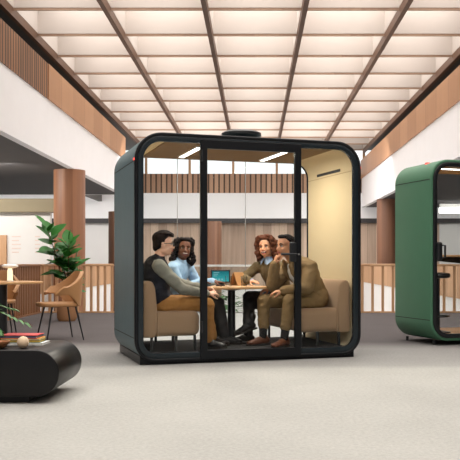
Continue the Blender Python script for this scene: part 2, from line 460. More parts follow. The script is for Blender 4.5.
railing('wooden_railing', (-4.2, 16.0, 0), (-4.2, 9.0, 0), 'brown slatted side railing behind the round table at far left', M['raild'], .11, .06)
g = empty('glass_railing', (-2.3, 16.05, 0), 0, 'clear glass railing seen through the black booth behind its seated people', 'railing')
MB().box((0, -.006, .02), (3.5, .006, .90)).build('glass_panel', M['glassrail'], g)
MB().box((0, -.03, .90), (3.5, .03, .94)).build('top_rail', M['shade'], g, bevel=.006)

# far lamp under the right gallery
t = empty('linear_lamp', (7.65, 32.2, 2.93), 0, 'long white linear ceiling lamp seen through the green booth glass', 'lamp')
MB().box((-.40, -.1, .22), (.40, .1, .365)).build('lamp_housing', M['shade'], t, bevel=.01)
MB().box((-.41, -.11, 0), (.41, .11, .22)).build('diffuser', M['ledfar'], t, bevel=.01)

# ------------------------------------------------------------------ black meeting booth
TH, W, D, H = .322, 2.349, 1.282, 2.22
BO = Vector((-1.137, 7.761, 0))
c_, s_ = math.cos(TH), math.sin(TH)
def B(a, b, z=0): return Vector((BO.x + a*c_ - b*s_, BO.y + a*s_ + b*c_, z))
booth = empty('meeting_booth', BO, TH, 'large black rounded glass meeting booth with four people seated inside', 'booth')
Z0 = .03
def out(i, r=.26): return rr(i, Z0+i, W-i, H-i, max(.02, r-i), 12, max(.02, r-.055-i))
MB().ring(out(0), out(.03), .03, D-.03).build('cladding', M['clad'], booth, True)
for z in (.258, 1.949):
    MB().box((-.0015, .035, z-.004), (.001, D-.035, z+.004)).build('panel_seam', M['seam'], booth)
    MB().box((W-.001, .035, z-.004), (W+.0015, D-.035, z+.004)).build('panel_seam', M['seam'], booth)
MB().ring(out(-.004, .264), out(.030), -.015, .035).build('front_frame', M['doorframe'], booth, True, bevel=.010)
MB().ring(out(.029), out(.082), -.012, .034).build('bezel', M['frame'], booth, True, bevel=.004)
MB().ring(out(0), out(.082), D-.04, D).build('back_frame', M['frame'], booth, True, bevel=.008)
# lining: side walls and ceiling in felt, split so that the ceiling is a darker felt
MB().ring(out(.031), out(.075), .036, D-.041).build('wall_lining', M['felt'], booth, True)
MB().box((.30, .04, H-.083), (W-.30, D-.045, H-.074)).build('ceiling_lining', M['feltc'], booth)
MB().box((.09, .04, Z0+.074), (W-.09, D-.045, .115)).build('booth_floor', M['boothfloor'], booth)
MB().box((.056, .035, 0), (W-.056, D-.04, .088)).build('plinth', M['doorframe'], booth, bevel=.004)
# side glass and posts
def pane(a0, a1, b, z0, z1, name='glass_pane', par=booth, m=M['glass']):
    return MB().box((a0, b-.004, z0), (a1, b+.004, z1)).build(name, m, par)
def pane_round(a0, a1, b, left):
    i = .078; r = .18; pts = [p for p in rr(i, Z0+i, W-i, H-i, r, 8)]
    pts = [(min(max(p[0], a0), a1), p[1]) for p in pts]
    q = []
    for p in pts:
        if not q or (abs(p[0]-q[-1][0]) + abs(p[1]-q[-1][1])) > 1e-5: q.append(p)
    return MB().prism_y(q, b-.004, b+.004).build('glass_pane', M['glass'], booth)
pane_round(.078, .64, .005, True); pane_round(1.675, W-.078, .005, False)
pane_round(.078, .70, D-.02, True); pane_round(.706, 1.50, D-.02, True); pane_round(1.506, W-.078, D-.02, False)
for a in (.703, 1.503): MB().box((a-.003, D-.024, Z0+.08), (a+.003, D-.016, H-.08)).build('glass_joint', M['joint'], booth)
dr = MB()
A0, A1 = .635, 1.682
rect = lambda x0, z0, x1, z1: [(x0, z0), (x1, z0), (x1, z1), (x0, z1)]
dr.ring(rect(A0, Z0+.012, A1, H-.05), rect(A0+.068, .125, A1-.068, H-.135), -.032, .012)
door = dr.build('door', M['doorframe'], booth, bevel=.004)
pane(A0+.06, A1-.06, -.010, .12, H-.13, 'door_glass', door)
hd = MB().box((A1-.135, -.075, .985), (A1-.066, -.026, 1.185)).build('lock_case', M['black'], door, bevel=.015)
MB().tube([(A1-.09, -.085, 1.062), (A1-.09, -.11, 1.062), (A1-.15, -.115, 1.062), (A1-.25, -.112, 1.062)], [.011, .012, .012, .012], 10).build('door_handle', M['black'], door, True)
MB().lathe([(.010, 0), (.010, .008)], (0, 0, 0), 16, M=Matrix.Translation((A1-.03, -.032, 1.062)) @ Matrix.Rotation(R(90), 4, 'X')).build('key_cylinder', M['joint'], door)
for z in (.30, 1.96): MB().cyl((A0+.008, -.037), .011, z, z+.11, 12).build('hinge', M['black'], door, True)
# ceiling lights, vent, indicator lamps, roof disc
for a in (.69, 1.62):
    lt = MB().box((a-.035, .22, H-.095), (a+.035, 1.02, H-.082)).build('ceiling_light', M['shade'], booth)
    MB().box((a-.026, .23, H-.098), (a+.026, 1.01, H-.094)).build('light_strip', M['led'], lt)
MB().box((W-.079, .33, 1.955), (W-.072, .97, 1.985)).build('air_slot', M['blackm'], booth)
MB().box((W-.0765, .04, 1.93), (W-.0745, D-.045, 1.934)).build('lining_seam', M['feltc'], booth)
MB().box((-.008, -.002, 1.952), (.0, .05, 1.972)).build('indicator_light', M['red'], booth)
MB().box((W, -.002, 1.952), (W+.008, .05, 1.972)).build('indicator_light', M['red'], booth)
MB().lathe([(.13, 0), (.13, .035), (.19, .045), (.205, .06), (.205, .085), (.17, .105), (.02, .11)], (W*.49, .30, H-.005), 40).build('roof_vent', M['black'], booth, True)

# sofas
def sofa(name, a_back, sgn, label):
    """backrest along the wall at a_back, seat reaching sgn*.57"""
    root = empty(name, B(a_back, .07, .115), TH + (0 if sgn > 0 else math.pi), label, 'sofa', 'two seat sofas in the black booth')
    L = 1.09
    y0, y1 = (0, L) if sgn > 0 else (-L, 0)
    MB().box((.06, y0, .145), (.575, y1, .392)).build('seat', M['sofa'], root, True, bevel=.065, seg=5)
    bk = MB()
    pr = [(0, .14), (.13, .14), (.145, .40), (.125, .62), (.10, .675), (.055, .69), (.012, .665), (.0, .60)]
    bk.prism_y(pr, y0-.012 if sgn > 0 else y0, y1 if sgn > 0 else y1+.012)
    bk.build('backrest', M['sofa'], root, True, bevel=.022, seg=3)
    pp = MB().tube([(.15, y0 if sgn > 0 else y1, .15), (.15, y0 if sgn > 0 else y1, .38)], .006).build('piping', M['sofa'], root)
    first = None
    for x in (.10, .34, .53):
        for y in (y0+.06, y1-.06):
            if first is None: first = MB().box((-.012, -.012, 0), (.012, .012, .15)).build('leg', M['black'], root); first.location = (x, y, 0)
            else:
                c = first.copy(); col.objects.link(c); c.parent = root; c.location = (x, y, 0)
    return root
sofa('booth_sofa', .085, 1, 'taupe fabric sofa against the left wall inside the black booth')
sofa('booth_sofa', W-.085, -1, 'taupe fabric sofa against the beige right wall inside the black booth')

# booth table
bt = empty('meeting_table', B(1.19, .78, .115), TH, 'oak topped table with black pedestal between the two booth sofas', 'table')
MB().prism_z(rr(-.34, -.38, .34, .38, .12, 8), .585, .61).build('tabletop', M['tablewood'], bt, True, bevel=.005)
MB().lathe([(.045, .03), (.04, .56), (.10, .572), (.10, .584)], (0, 0, 0), 24).build('pedestal', M['black'], bt, True)
MB().lathe([(.22, 0), (.22, .012), (.19, .022), (.05, .032)], (0, 0, 0), 36).build('base_plate', M['black'], bt, True)

TZ = .726
def on_table(px, b):
    """a for a pixel column at depth b in the booth"""
    k = (px-255)/F
    return (k*(BO.y + c_*b) - BO.x + s_*b)/(c_ - k*s_)
# tablet
ta = on_table(220.5, .80)
tb = empty('tablet_display', B(ta, .80, TZ), TH-.25, 'small black tablet display with teal screen standing on the booth table', 'tablet')
MB().box((-.105, -.008, .035), (.105, .008, .175)).build('housing', M['black'], tb, bevel=.006)
sc = MB().box((-.090, -.0095, .004), (.090, -.0085, .116)).build('screen', M['screen'], tb); sc.location = (0, 0, .044)
for i in range(3): MB().box((-.075, -.0105, .098-.018*i), (-.075+.06-.012*i, -.0095, .104-.018*i)).build('screen_line', M['icon'], sc)
for i in range(3): MB().box((-.055+.032*i, -.0105, .018), (-.038+.032*i, -.0095, .035)).build('screen_icon', M['icon'], sc)
MB().box((-.05, -.045, 0), (.05, .06, .014)).box((-.04, -.012, .014), (.04, .02, .05)).build('stand', M['black'], tb, bevel=.004)
# drinking glasses
def tumbler(px, b, label, water):
    root = empty('drinking_glass', B(on_table(px, b), b, TZ), TH, label, 'glass')
    MB().lathe([(.028, .0), (.034, .11), (.031, .11), (.026, .008), (.001, .008)], (0, 0, 0), 20).build('tumbler', M['glass'], root, True)
    MB().lathe([(.0255, .0085), (.0285, .055)], (0, 0, 0), 20).build('water', M['glassrail'], root, True)
tumbler(228.5, .58, 'clear water glass on the booth table right of the tablet', 1)
tumbler(244, .52, 'clear water glass on the booth table near the woman in olive', 1)
# notebook
nb = empty('paper_notebook', B(on_table(238, .92), .92, TZ), TH-1.05, 'brown kraft paper notebook standing open on the booth table', 'notebook')
for sg in (1, -1):
    Mx = Matrix.Rotation(R(22*sg), 4, 'Y')
    MB().box((-.003, -.075, 0), (.003, .075, .155), Matrix.Translation((-.062*sg, 0, 0.0015)) @ Mx).build('cover', M['kraft'], nb)

# ------------------------------------------------------------------ people
def skinmat(name, c): 
    m = mat(name, c, .5, .05, 30); m.node_tree.nodes['Principled BSDF'].inputs['Subsurface Weight'].default_value = .08
    m.node_tree.nodes['Principled BSDF'].inputs['Subsurface Radius'].default_value = (.02, .008, .004); return m
M['skin_fair'] = skinmat('skin_fair', srgb(234, 186, 160))
M['skin_dark'] = skinmat('skin_dark', srgb(112, 70, 50))
M['skin_tan'] = skinmat('skin_tan', srgb(224, 166, 130))
M['skin_brown'] = skinmat('skin_brown', srgb(208, 150, 114))
M['hair_dark'] = mat('hair_dark_brown', srgb(32, 22, 19), .8, .3, 60, bump=.4, spec=.12)
M['hair_black'] = mat('hair_black', srgb(26, 20, 20), .75, .3, 60, bump=.4, spec=.12)
M['hair_auburn'] = mat('hair_auburn', srgb(90, 52, 35), .75, .35, 50, bump=.4, spec=.15)
M['navy'] = mat('navy_wool', srgb(16, 18, 32), .9, .12, 90, bump=.15)
M['greysweater'] = mat('grey_green_knit', srgb(140, 139, 128), .9, .1, 120, bump=.2)
M['mustard'] = mat('mustard_cotton', srgb(166, 116, 58), .85, .1, 60, bump=.15)
M['blue'] = mat('light_blue_knit', srgb(158, 192, 224), .9, .06, 110, bump=.2)
M['bluecollar'] = mat('blue_shirt', srgb(150, 172, 202), .8, .06, 60)
M['olive'] = mat('olive_knit', srgb(98, 82, 54), .9, .1, 110, bump=.2)
M['oliveS'] = mat('olive_twill', srgb(130, 105, 68), .85, .1, 60, bump=.12)
M['darktr'] = mat('dark_trousers', srgb(38, 36, 38), .85, .12, 60, bump=.1)
M['tee'] = mat('white_cotton', (.80, .79, .76), .85, .04, 60)
M['sock'] = mat('dark_sock', srgb(34, 32, 34), .9, .1, 120)
M['brownshoe'] = mat('brown_leather', srgb(108, 62, 40), .4, .15, 30)
M['blackshoe'] = mat('black_leather', srgb(30, 26, 26), .35, .15, 30)
M['sole'] = mat('shoe_sole', srgb(40, 34, 30), .8, .1, 30)
M['eyew'] = mat('eye_white', (.55, .53, .51), .3, .02, 30)
M['iris'] = mat('iris_brown', (.03, .018, .012), .2, .1, 60)
M['lip'] = mat('lip_rose', srgb(176, 92, 84), .45, .08, 60)
M['lipd'] = mat('lip_deep', srgb(120, 58, 52), .45, .08, 60)
M['mouth'] = mat('mouth_inside', srgb(70, 22, 22), .5, .1, 60)
M['teeth'] = mat('teeth_white', (.85, .83, .78), .3, .02, 60)

V = Vector
def frame_of(f, up=(0, 0, 1)):
    f = V(f).normalized(); u = V(up); r = f.cross(u).normalized(); u = r.cross(f).normalized()
    return f, r, u

def hand(mb, wrist, d, palm, side, curl=.6, s=1.0, thumb_open=.5):
    """palm + five jointed fingers. d = direction of hand, palm = palm normal (fingers curl towards it), side=+1 when thumb lies along d x palm"""
    w = V(wrist); d = V(d).normalized(); p = V(palm); p = (p - d*p.dot(d)).normalized(); t = d.cross(p)*side
    mb.cap(w - d*.03, w + d*.02, .026*s, .027*s)
    pc = w + d*.05*s
    mb.ell(pc, (.052*s, .041*s, .017*s), (d, t, p))
    mb.ell(pc + d*.012*s, (.040*s, .040*s, .0155*s), (d, t, p))
    L = [.072, .080, .075, .060]; off = [.030, .010, -.010, -.029]
    for i in range(4):
        base = w + d*(.082 - .004*abs(i-1))*s + t*off[i]*s
        a = curl*(.85 + .12*i); q = base; ang = 0
        for j, (fr, rad) in enumerate(((.45, .0095), (.31, .0088), (.24, .0080))):
            ang += a*(.75 if j == 0 else 1.0)
            dd = (d*math.cos(ang) + p*math.sin(ang) + t*off[i]*.8).normalized()
            q2 = q + dd*L[i]*fr*s
            mb.cap(q, q2, rad*s, rad*s*.93, 8); q = q2
    q = w + d*.022*s + t*.026*s
    q2 = q + (d*.55 + t*.75*thumb_open + p*.45).normalized()*.042*s
    q3 = q2 + (d*.85 + t*.15 + p*.5).normalized()*.032*s
    q4 = q3 + (d*.9 - t*.15 + p*.5).normalized()*.024*s
    mb.cap(q, q2, .0125*s, .0112*s, 8); mb.cap(q2, q3, .011*s, .0098*s, 8); mb.cap(q3, q4, .0098*s, .0085*s, 8)

def head_prims(mb, c, fr, k=1.0, jaw=1.0, ears=True):
    f, r, u = fr; Bs = (f, r, u)
    P = lambda a, b, z: c + f*a*k + r*b*k + u*z*k
    mb.ell(P(-.012, 0, .032), (.094*k, .076*k, .084*k), Bs)
    mb.ell(P(.018, 0, -.028), (.070*k, .064*k, .084*k), Bs)
    mb.ell(P(.040, 0, -.086), (.038*k, .034*jaw*k, .025*k), Bs)
    for s in (-1, 1):
        mb.ell(P(.0, .044*s, -.06), (.045*k, .020*k, .030*k), Bs)
        mb.ell(P(.052, .038*s, -.028), (.026*k, .022*k, .020*k), Bs)       # cheek
        mb.cap(P(.074, .014*s, .023), P(.060, .046*s, .020), .011*k, .009*k, 8)  # brow
        if ears:
            mb.ell(P(-.012, .077*s, -.012), (.020*k, .008*k, .031*k), (f, r, u))
            mb.ell(P(-.016, .081*s, .004), (.016*k, .008*k, .018*k), (f, r, u))
        mb.ell(P(.090, .010*s, -.036), (.010*k, .008*k, .008*k), Bs)       # nostril
    mb.cap(P(.080, 0, .012), P(.100, 0, -.030), .009*k, .0125*k, 8)
    mb.ell(P(.076, 0, -.060), (.014*k, .026*k, .016*k), Bs)
    return P

def face_parts(root, P, fr, k, lip, hairm, smile=0, brow=.004):
    f, r, u = fr; Bs = (f, r, u)
    for s in (-1, 1):
        e = MB(); e.ell(P(.069, .031*s, .001), (.0125*k, .0145*k, .0085*k), Bs, 14, 8)
        eo = e.build('eye', M['eyew'], root, True)
        i = MB(); i.ell(P(.078, .030*s, .001), (.0052*k, .0068*k, .0072*k), Bs, 12, 8); i.build('iris', M['iris'], eo, True)
        b = MB(); b.tube([P(.087, .015*s, .021), P(.085, .032*s, .027), P(.070, .050*s, .021)], [brow*.9, brow, brow*.5], 8); b.build('eyebrow', hairm, root, True)
        l = MB(); l.tube([P(.080, .018*s, .006), P(.0825, .031*s, .0105), P(.070, .045*s, .005)], [.0022, .0028, .002], 6); l.build('eyelash', M['iris'], root, True)
    m = MB()
    w = .026 + .006*smile
    if smile:
        o = MB(); o.ell(P(.082, 0, -.062), (.010*k, w*k, (.006+.010*smile)*k), Bs); mo = o.build('mouth', M['mouth'], root, True)
        t = MB(); t.ell(P(.0865, 0, -.057), (.0075*k, w*.82*k, (.004+.0035*smile)*k), Bs); t.build('teeth', M['teeth'], mo, True)
        g = .008+.008*smile
        m.tube([P(.076, -w-.002, -.058), P(.089, -.012, -.060+g*.75), P(.092, 0, -.060+g*.6), P(.089, .012, -.060+g*.75), P(.076, w+.002, -.058)], [.002, .0042, .0042, .0042, .002], 8)
        m.tube([P(.076, -w-.002, -.058), P(.088, -.014, -.064-g*.7), P(.091, 0, -.065-g*.9), P(.088, .014, -.064-g*.7), P(.076, w+.002, -.058)], [.002, .005, .0055, .005, .002], 8)
    else:
        m.tube([P(.079, -w, -.062), P(.0895, -.008, -.0575), P(.090, 0, -.0585), P(.0895, .008, -.0575), P(.079, w, -.062)], [.002, .0042, .0042, .0042, .002], 8)
        m.tube([P(.079, -w, -.062), P(.0885, 0, -.068), P(.079, w, -.062)], [.002, .0055, .002], 8)
    m.build('lips', lip, root, True)

def sleeve(mb, S, E, Wr, r):
    S, E, Wr = V(S), V(E), V(Wr)
    mb.cap(S, E, r[0], r[1]); mb.cap(E, Wr, r[1]*.98, r[2])

def torso(mb, P, C, N, fr, k, g=0.0, low=True):
    """P pelvis, C chest, N neck base; fr = torso frame; k width scale; g garment ease"""
    f, r, u = fr
    up = (V(N)-V(P)).normalized(); rr_ = r; ff = rr_.cross(up)*-1
    ff = up.cross(rr_) ; 
    Bs = (ff, rr_, up)
    P, C, N = V(P), V(C), V(N)
    mb.ell(C + (N-C)*.25, (.115*k+g, .165*k+g, .165+g), Bs)
    mb.ell(C*.55 + P*.45, (.112*k+g, .145*k+g, .19+g), Bs)
    if low: mb.ell(P, (.125*k+g, .165*k+g, .12+g*.5), Bs)
    return Bs

def shoe(root, A, d, m, boot=0, s=1.0):
    A = V(A); d = V(d); d.z = 0; d.normalize(); up = V((0, 0, 1)); r = d.cross(up)
    o = A.copy(); 
    z0 = A.z - .085
    q = lambda x, y, z: V((A.x, A.y, z0)) + d*x*s + r*y*s + up*z*s
    b = MB()
    b.cap(q(-.045, 0, .045), q(.02, 0, .05), .038*s, .040*s); b.cap(q(.02, 0, .048), q(.13, 0, .030), .038*s, .032*s)
    b.ell(q(.14, .004, .028), (.055*s, .042*s, .026*s), (d, r, up)); b.ell(q(.04, 0, .05), (.06*s, .034*s, .04*s), (d, r, up))
    if boot: b.cap(q(-.01, 0, .06), q(-.01, 0, .06+boot), .040*s, .044*s)
    else: b.cap(q(-.02, 0, .06), q(-.02, 0, .085), .036*s, .036*s)
    sh = voxel(b, 'shoe', m, root, .007, 3)
    sl = MB()
    pts = []
    for x, w in ((-.085, .022), (-.06, .036), (0, .036), (.06, .037), (.12, .046), (.17, .040), (.197, .018)): pts.append((x, w))
    poly = [q(x, w, 0) for x, w in pts] + [q(x, -w, 0) for x, w in reversed(pts)]
    n = len(poly)
    sl.add(list(poly) + [p + up*.014 for p in poly], [tuple(range(n)), tuple(reversed(range(n, 2*n)))] + [(k, (k+1) % n + 0 if True else 0, (k+1) % n + n, k+n) for k in range(n)])
    sl.build('sole', M['sole'], sh)
    return sh

def tilt_shoe(root, A, d, m, boot):
    """shoe hanging from a crossed leg: built along d (3-D) below the ankle"""
    A = V(A); d = V(d).normalized(); r = d.cross(V((0, 0, 1))).normalized(); up = r.cross(d)
    q = lambda x, y, z: A + d*x + r*y + up*(z-.085)
    b = MB()
    b.cap(q(-.045, 0, .045), q(.02, 0, .05), .038, .040); b.cap(q(.02, 0, .048), q(.13, 0, .030), .038, .032)
    b.ell(q(.14, .004, .028), (.055, .042, .026), (d, r, up)); b.ell(q(.04, 0, .05), (.06, .034, .04), (d, r, up))
    b.cap(q(-.01, 0, .06), q(-.01, 0, .06) + V((.03, .01, boot)), .040, .044)
    sh = voxel(b, 'shoe', m, root, .007, 3)
    sl = MB(); pts = [(-.085, .022), (-.06, .036), (0, .036), (.06, .037), (.12, .046), (.17, .040), (.197, .018)]
    poly = [q(x, w, 0) for x, w in pts] + [q(x, -w, 0) for x, w in reversed(pts)]; n = len(poly)
    sl.add(list(poly) + [p + up*.014 for p in poly], [tuple(range(n)), tuple(reversed(range(n, 2*n)))] + [(k, (k+1) % n, (k+1) % n + n, k+n) for k in range(n)])
    sl.build('sole', M['sole'], sh)

def person(sp):
    """sp holds joints in booth coordinates"""
    J = {k: V(v) for k, v in sp['J'].items()}
    base = V((J['P'].x, J['P'].y, 0))
    for k in J: J[k] = J[k] - base
    k = sp.get('k', 1.0); hk = sp.get('hk', 1.0)
    tf = frame_of(sp['tf']); hf = frame_of(sp['hf'], sp.get('hu', (0, 0, 1)))
    b = MB()
    hp = head_prims(b, J['head'], hf, hk, sp.get('jaw', 1.0))
    b.cap(J['N'] - V((0, 0, .03)), J['head'] + hf[0]*-.025 + hf[2]*-.06, .058*k, .05*k)
    torso(b, J['P'], J['C'], J['N'], tf, k, -.012)
    for s in 'RL':
        S, E, Wr = J['S'+s], J['E'+s], J['W'+s]
        b.cap(J['N'] - V((0, 0, .03)), S, .05, .05*k)
        b.cap(S, E, .046*k, .040*k); b.cap(E, Wr, .040*k, .027*k)
        h = sp['hand'+s]
        hand(b, Wr, h[0], h[1], h[2], h[3], sp.get('hs', .95), h[4] if len(h) > 4 else .5)
        Hh, K, A = J['H'+s], J['K'+s], J['A'+s]
        b.cap(Hh, K, .072*k, .052*k); b.cap(K, A, .052*k, .034); b.cap(A, A + V((0, 0, -.03)), .034, .034)
    body = voxel(b, 'person', sp['skin'], None, .0055, 2)
    body.location = B(base.x, base.y, 0); body.rotation_euler = (0, 0, TH)
    tag(body, sp['label'], 'person')
    face_parts(body, hp, hf, hk, sp['lip'], sp['hairm'], sp.get('smile', 0), sp.get('brow', .004))
    # trousers
    t = MB()
    up = (J['N']-J['P']).normalized()
    t.ell(J['P'], (.135*k, .175*k, .125), (up.cross(tf[1]), tf[1], up))
    for s in 'RL':
        Hh, K, A = J['H'+s], J['K'+s], J['A'+s]
        cuff = A + (K-A)*sp.get('cuff', .12)
        t.cap(Hh, K, .092*k, .072*k); t.cap(K, cuff, .070*k, .056)
    voxel(t, 'trousers', sp['trouser'], body, .008, 3, .5, .006, 2 + J['head'].x*5)
    for s in 'RL':
        A = J['A'+s]; K = J['K'+s]
        if sp.get('socks'):
            m = MB(); m.cap(A, A + (K-A)*.3, .040, .046); m.build('sock', M['sock'], body, True)
        fd = sp['foot'+s]
        if fd[2] != 0: tilt_shoe(body, A, fd, sp['shoe'], sp.get('boot', .05))
        else: shoe(body, A, fd, sp['shoe'], sp.get('boot', 0))
    # top
    def top(name, m, g, arms=True, ar=(.062, .054, .040), vs=.008, low=True):
        q = MB(); torso(q, J['P'] + (J['C']-J['P'])*.12, J['C'], J['N'], tf, k, g, low)
        q.cap(J['N'] - V((0, 0, .035)), J['N'] + (J['head']-J['N'])*.12, .066*k + g, .060*k)
        for s in 'RL':
            S, E, Wr = J['S'+s], J['E'+s], J['W'+s]
            S2 = S if arms else J['N'].lerp(S, .62) - V((0, 0, .012))
            q.cap(J['N'] - V((0, 0, .04)), S2, .062*k+g*.8, (.062 if arms else .056)*k+g*.6)
            if arms: sleeve(q, S, E, Wr + (E-Wr)*.06, [x*k for x in ar])
        return voxel(q, name, m, body, vs, 3, .5, sp.get('fold', .006), len(name) + J['head'].x*7)
    return body, J, tf, hf, hp, top

def hair_caps(root, P, fr, m, blobs, name='hair', vs=.006, it=2):
    q = MB()
    for (a, r_, u_, ra, rb, rc) in blobs: q.ell(P(a, r_, u_), (ra, rb, rc), fr, 16, 10)
    return voxel(q, name, m, root, vs, it)

# --- man in navy vest, left front
b1, J, tf, hf, hp, top = person(dict(
    label='man with glasses in navy vest and mustard trousers on left booth sofa',
    J=dict(P=(.29, .30, .60), C=(.255, .29, .83), N=(.275, .29, .995), head=(.340, .29, 1.160),
           SR=(.255, .115, .945), SL=(.295, .465, .945), ER=(.470, .09, .725), EL=(.53, .47, .770), WR=(.765, .19, .665), WL=(.775, .33, .715),
           HR=(.31, .20, .575), HL=(.31, .39, .575), KR=(.755, .17, .56), KL=(.80, .42, .56), AR=(.765, .20, .205), AL=(.87, .42, .205)),
    tf=(1, 0, 0), hf=(.97, -.12, -.04), skin=M['skin_fair'], lip=M['lip'], hairm=M['hair_dark'], trouser=M['mustard'], shoe=M['blackshoe'], socks=True,
    handR=((.85, .32, .12), (-.1, .35, -.9), -1, .55), handL=((.8, -.45, -.1), (-.3, -.5, -.8), 1, .6),
    footR=(1, -.1, 0), footL=(1, .1, 0), smile=0, jaw=1.1, k=1.0, brow=.005, cuff=.05))
top('sweater', M['greysweater'], .006, True, (.068, .054, .040))
top('vest', M['navy'], .020, False)
c = MB(); c.lathe([(.064, -.04), (.068, .0), (.062, .035), (.054, .035), (.058, -.03)], J['N'] + V((.012, 0, .01)), 24); c.build('vest_collar', M['navy'], b1, True)
rnd = random.Random(2)
tuft = [(rnd.uniform(-.09, .085), rnd.uniform(-.06, .06), .0, .020, .014, .014) for _ in range(46)]
tuft = [(a, r_, .118 - abs(a-.0)**2*3.2 - r_*r_*4 + rnd.uniform(-.004, .006), x, y, z) for a, r_, _, x, y, z in tuft]
hair_caps(b1, hp, hf, M['hair_dark'], tuft + [(-.030, 0, .058, .092, .082, .074), (-.055, 0, .015, .058, .076, .080), (-.078, 0, -.03, .032, .055, .045),
    (.040, 0, .100, .050, .060, .030), (.065, .01, .098, .030, .048, .022), (-.02, .070, .03, .026, .014, .034), (-.02, -.070, .03, .026, .014, .034), (.0, 0, .115, .07, .055, .03)])
gl = MB()
for s in (-1, 1):
    pts = [hp(.094, .031*s + .021*math.cos(t*math.pi/7), -.002 + .017*math.sin(t*math.pi/7)) for t in range(15)]
    gl.tube(pts, .0042, 6)
    gl.tube([hp(.092, .052*s, .008), hp(.05, .074*s, .008), hp(-.015, .083*s, .006), hp(-.03, .083*s, -.008)], .0036, 6)
gl.tube([hp(.096, -.011, .002), hp(.100, 0, .005), hp(.096, .011, .002)], .0026, 6)
gl.build('glasses', M['black'], b1, True)
eb = MB(); eb.ell(hp(-.008, -.089, -.018), (.007, .005, .012), hf); eb.build('earbud', M['teeth'], b1, True)

# --- woman in light blue, left back
b2, J, tf, hf, hp, top = person(dict(
    label='laughing woman with black curly hair in light blue sweater on left booth sofa',
    J=dict(P=(.50, .80, .60), C=(.56, .775, .81), N=(.605, .755, .965), head=(.655, .735, 1.125),
           SR=(.50, .625, .915), SL=(.735, .865, .915), ER=(.60, .56, .70), EL=(.82, .80, .745), WR=(.79, .62, .775), WL=(.96, .68, .775),
           HR=(.55, .70, .57), HL=(.55, .88, .57), KR=(1.0, .62, .55), KL=(1.02, .80, .55), AR=(1.05, .58, .205), AL=(1.08, .80, .205)),
    tf=(.72, -.69, 0), hf=(-.06, -.99, .05), hu=(.10, 0, 1), skin=M['skin_dark'], lip=M['lipd'], hairm=M['hair_black'], trouser=M['darktr'], shoe=M['blackshoe'], boot=.07,
    handR=((.95, .2, -.02), (0, 0, -1), 1, .18), handL=((.9, -.3, -.02), (0, 0, -1), -1, .18),
    footR=(1, -.2, 0), footL=(1, .1, 0), smile=.95, jaw=.9, k=.90, hk=.95, brow=.0045, cuff=.05, hs=.88))
top('sweater', M['blue'], .016, True, (.066, .060, .046))
c = MB(); c.lathe([(.062, -.02), (.066, .0), (.060, .02), (.052, .02), (.056, -.015)], J['N'] + V((.012, -.012, .02)), 24); c.build('sweater_collar', M['blue'], b2, True)
rnd = random.Random(3)
bl = [(-.030, 0, .05, .092, .086, .076), (-.062, 0, -.02, .05, .085, .09), (.03, 0, .10, .045, .06, .022)]
for i in range(110):
    s = rnd.choice((-1, 1)); u_ = rnd.uniform(-.165, .10)
    a = rnd.uniform(-.10, .030 if u_ < .03 else .030); w = rnd.uniform(.070, .108) + (.02 if u_ < -.05 else 0)
    r_ = rnd.uniform(.015, .024); bl.append((a, s*w, u_, r_, r_, r_*1.2))
for i in range(60):
    u_ = rnd.uniform(-.17, .12); bl.append((-.09 + rnd.uniform(-.02, .02) + (.04 if u_ > .08 else 0), rnd.uniform(-.09, .09), u_, .022, .022, .026))
for i in range(24): bl.append((rnd.uniform(-.05, .030), rnd.uniform(-.05, .05), .112+rnd.uniform(-.008, .008), .016, .016, .014))
hair_caps(b2, hp, hf, M['hair_black'], bl, vs=.006, it=1)

# --- woman in olive sweater, right back
b3, J, tf, hf, hp, top = person(dict(
    label='smiling woman with curly auburn hair in olive sweater on right booth sofa',
    J=dict(P=(1.82, .88, .60), C=(1.725, .875, .82), N=(1.665, .865, .985), head=(1.605, .845, 1.150),
           SR=(1.56, 1.005, .925), SL=(1.745, .70, .925), ER=(1.385, .985, .80), EL=(1.70, .60, .735), WR=(1.42, .80, .775), WL=(1.545, .56, .69),
           HR=(1.80, .97, .57), HL=(1.80, .80, .57), KR=(1.39, .80, .605), KL=(1.37, .70, .535), AR=(1.325, .60, .335), AL=(1.345, .69, .205)),
    tf=(-.86, -.50, 0), hf=(-.62, -.78, .0), hu=(-.06, 0, 1), skin=M['skin_tan'], lip=M['lip'], hairm=M['hair_auburn'], trouser=M['darktr'], shoe=M['blackshoe'], boot=.09,
    handR=((.32, -.9, -.04), (0, 0, -1), -1, .22), handL=((-.9, -.1, -.12), (.1, .1, -1), 1, .6),
    footR=(-1, -.25, -.25), footL=(-1, -.1, 0), smile=1.1, jaw=.9, k=.90, hk=.95, cuff=.05, hs=.88))
top('sweater', M['olive'], .016, True, (.066, .058, .046))
c = MB()
N_ = J['N'] + V((-.03, -.02, .015))
for s in (-1, 1):
    f, r, u = tf
    c.add([N_ + r*.062*s - f*.03 + u*.05, N_ + r*.012*s + f*.055 + u*.015, N_ + r*.042*s + f*.075 - u*.045, N_ + r*.078*s + f*.03 + u*.0], [(0, 1, 2, 3)])
co_ = c.build('shirt_collar', M['bluecollar'], b3); sd = co_.modifiers.new('s', 'SOLIDIFY'); sd.thickness = .006
q = MB(); q.lathe([(.052, -.045), (.054, 0.01), (.052, .04), (.046, .04), (.048, -.04)], J['N'] + V((-.018, -.012, .02)), 24); q.build('shirt_neckband', M['bluecollar'], b3, True)
for s in 'RL':
    q = MB(); w = J['W'+s]; e = J['E'+s]; q.cap(w + (e-w)*.0, w + (e-w)*.09, .036, .038); q.build('shirt_cuff', M['bluecollar'], b3, True)
rnd = random.Random(11)
bl = [(-.035, 0, .05, .095, .090, .080), (-.065, 0, -.02, .055, .095, .09), (.02, 0, .105, .055, .065, .026)]
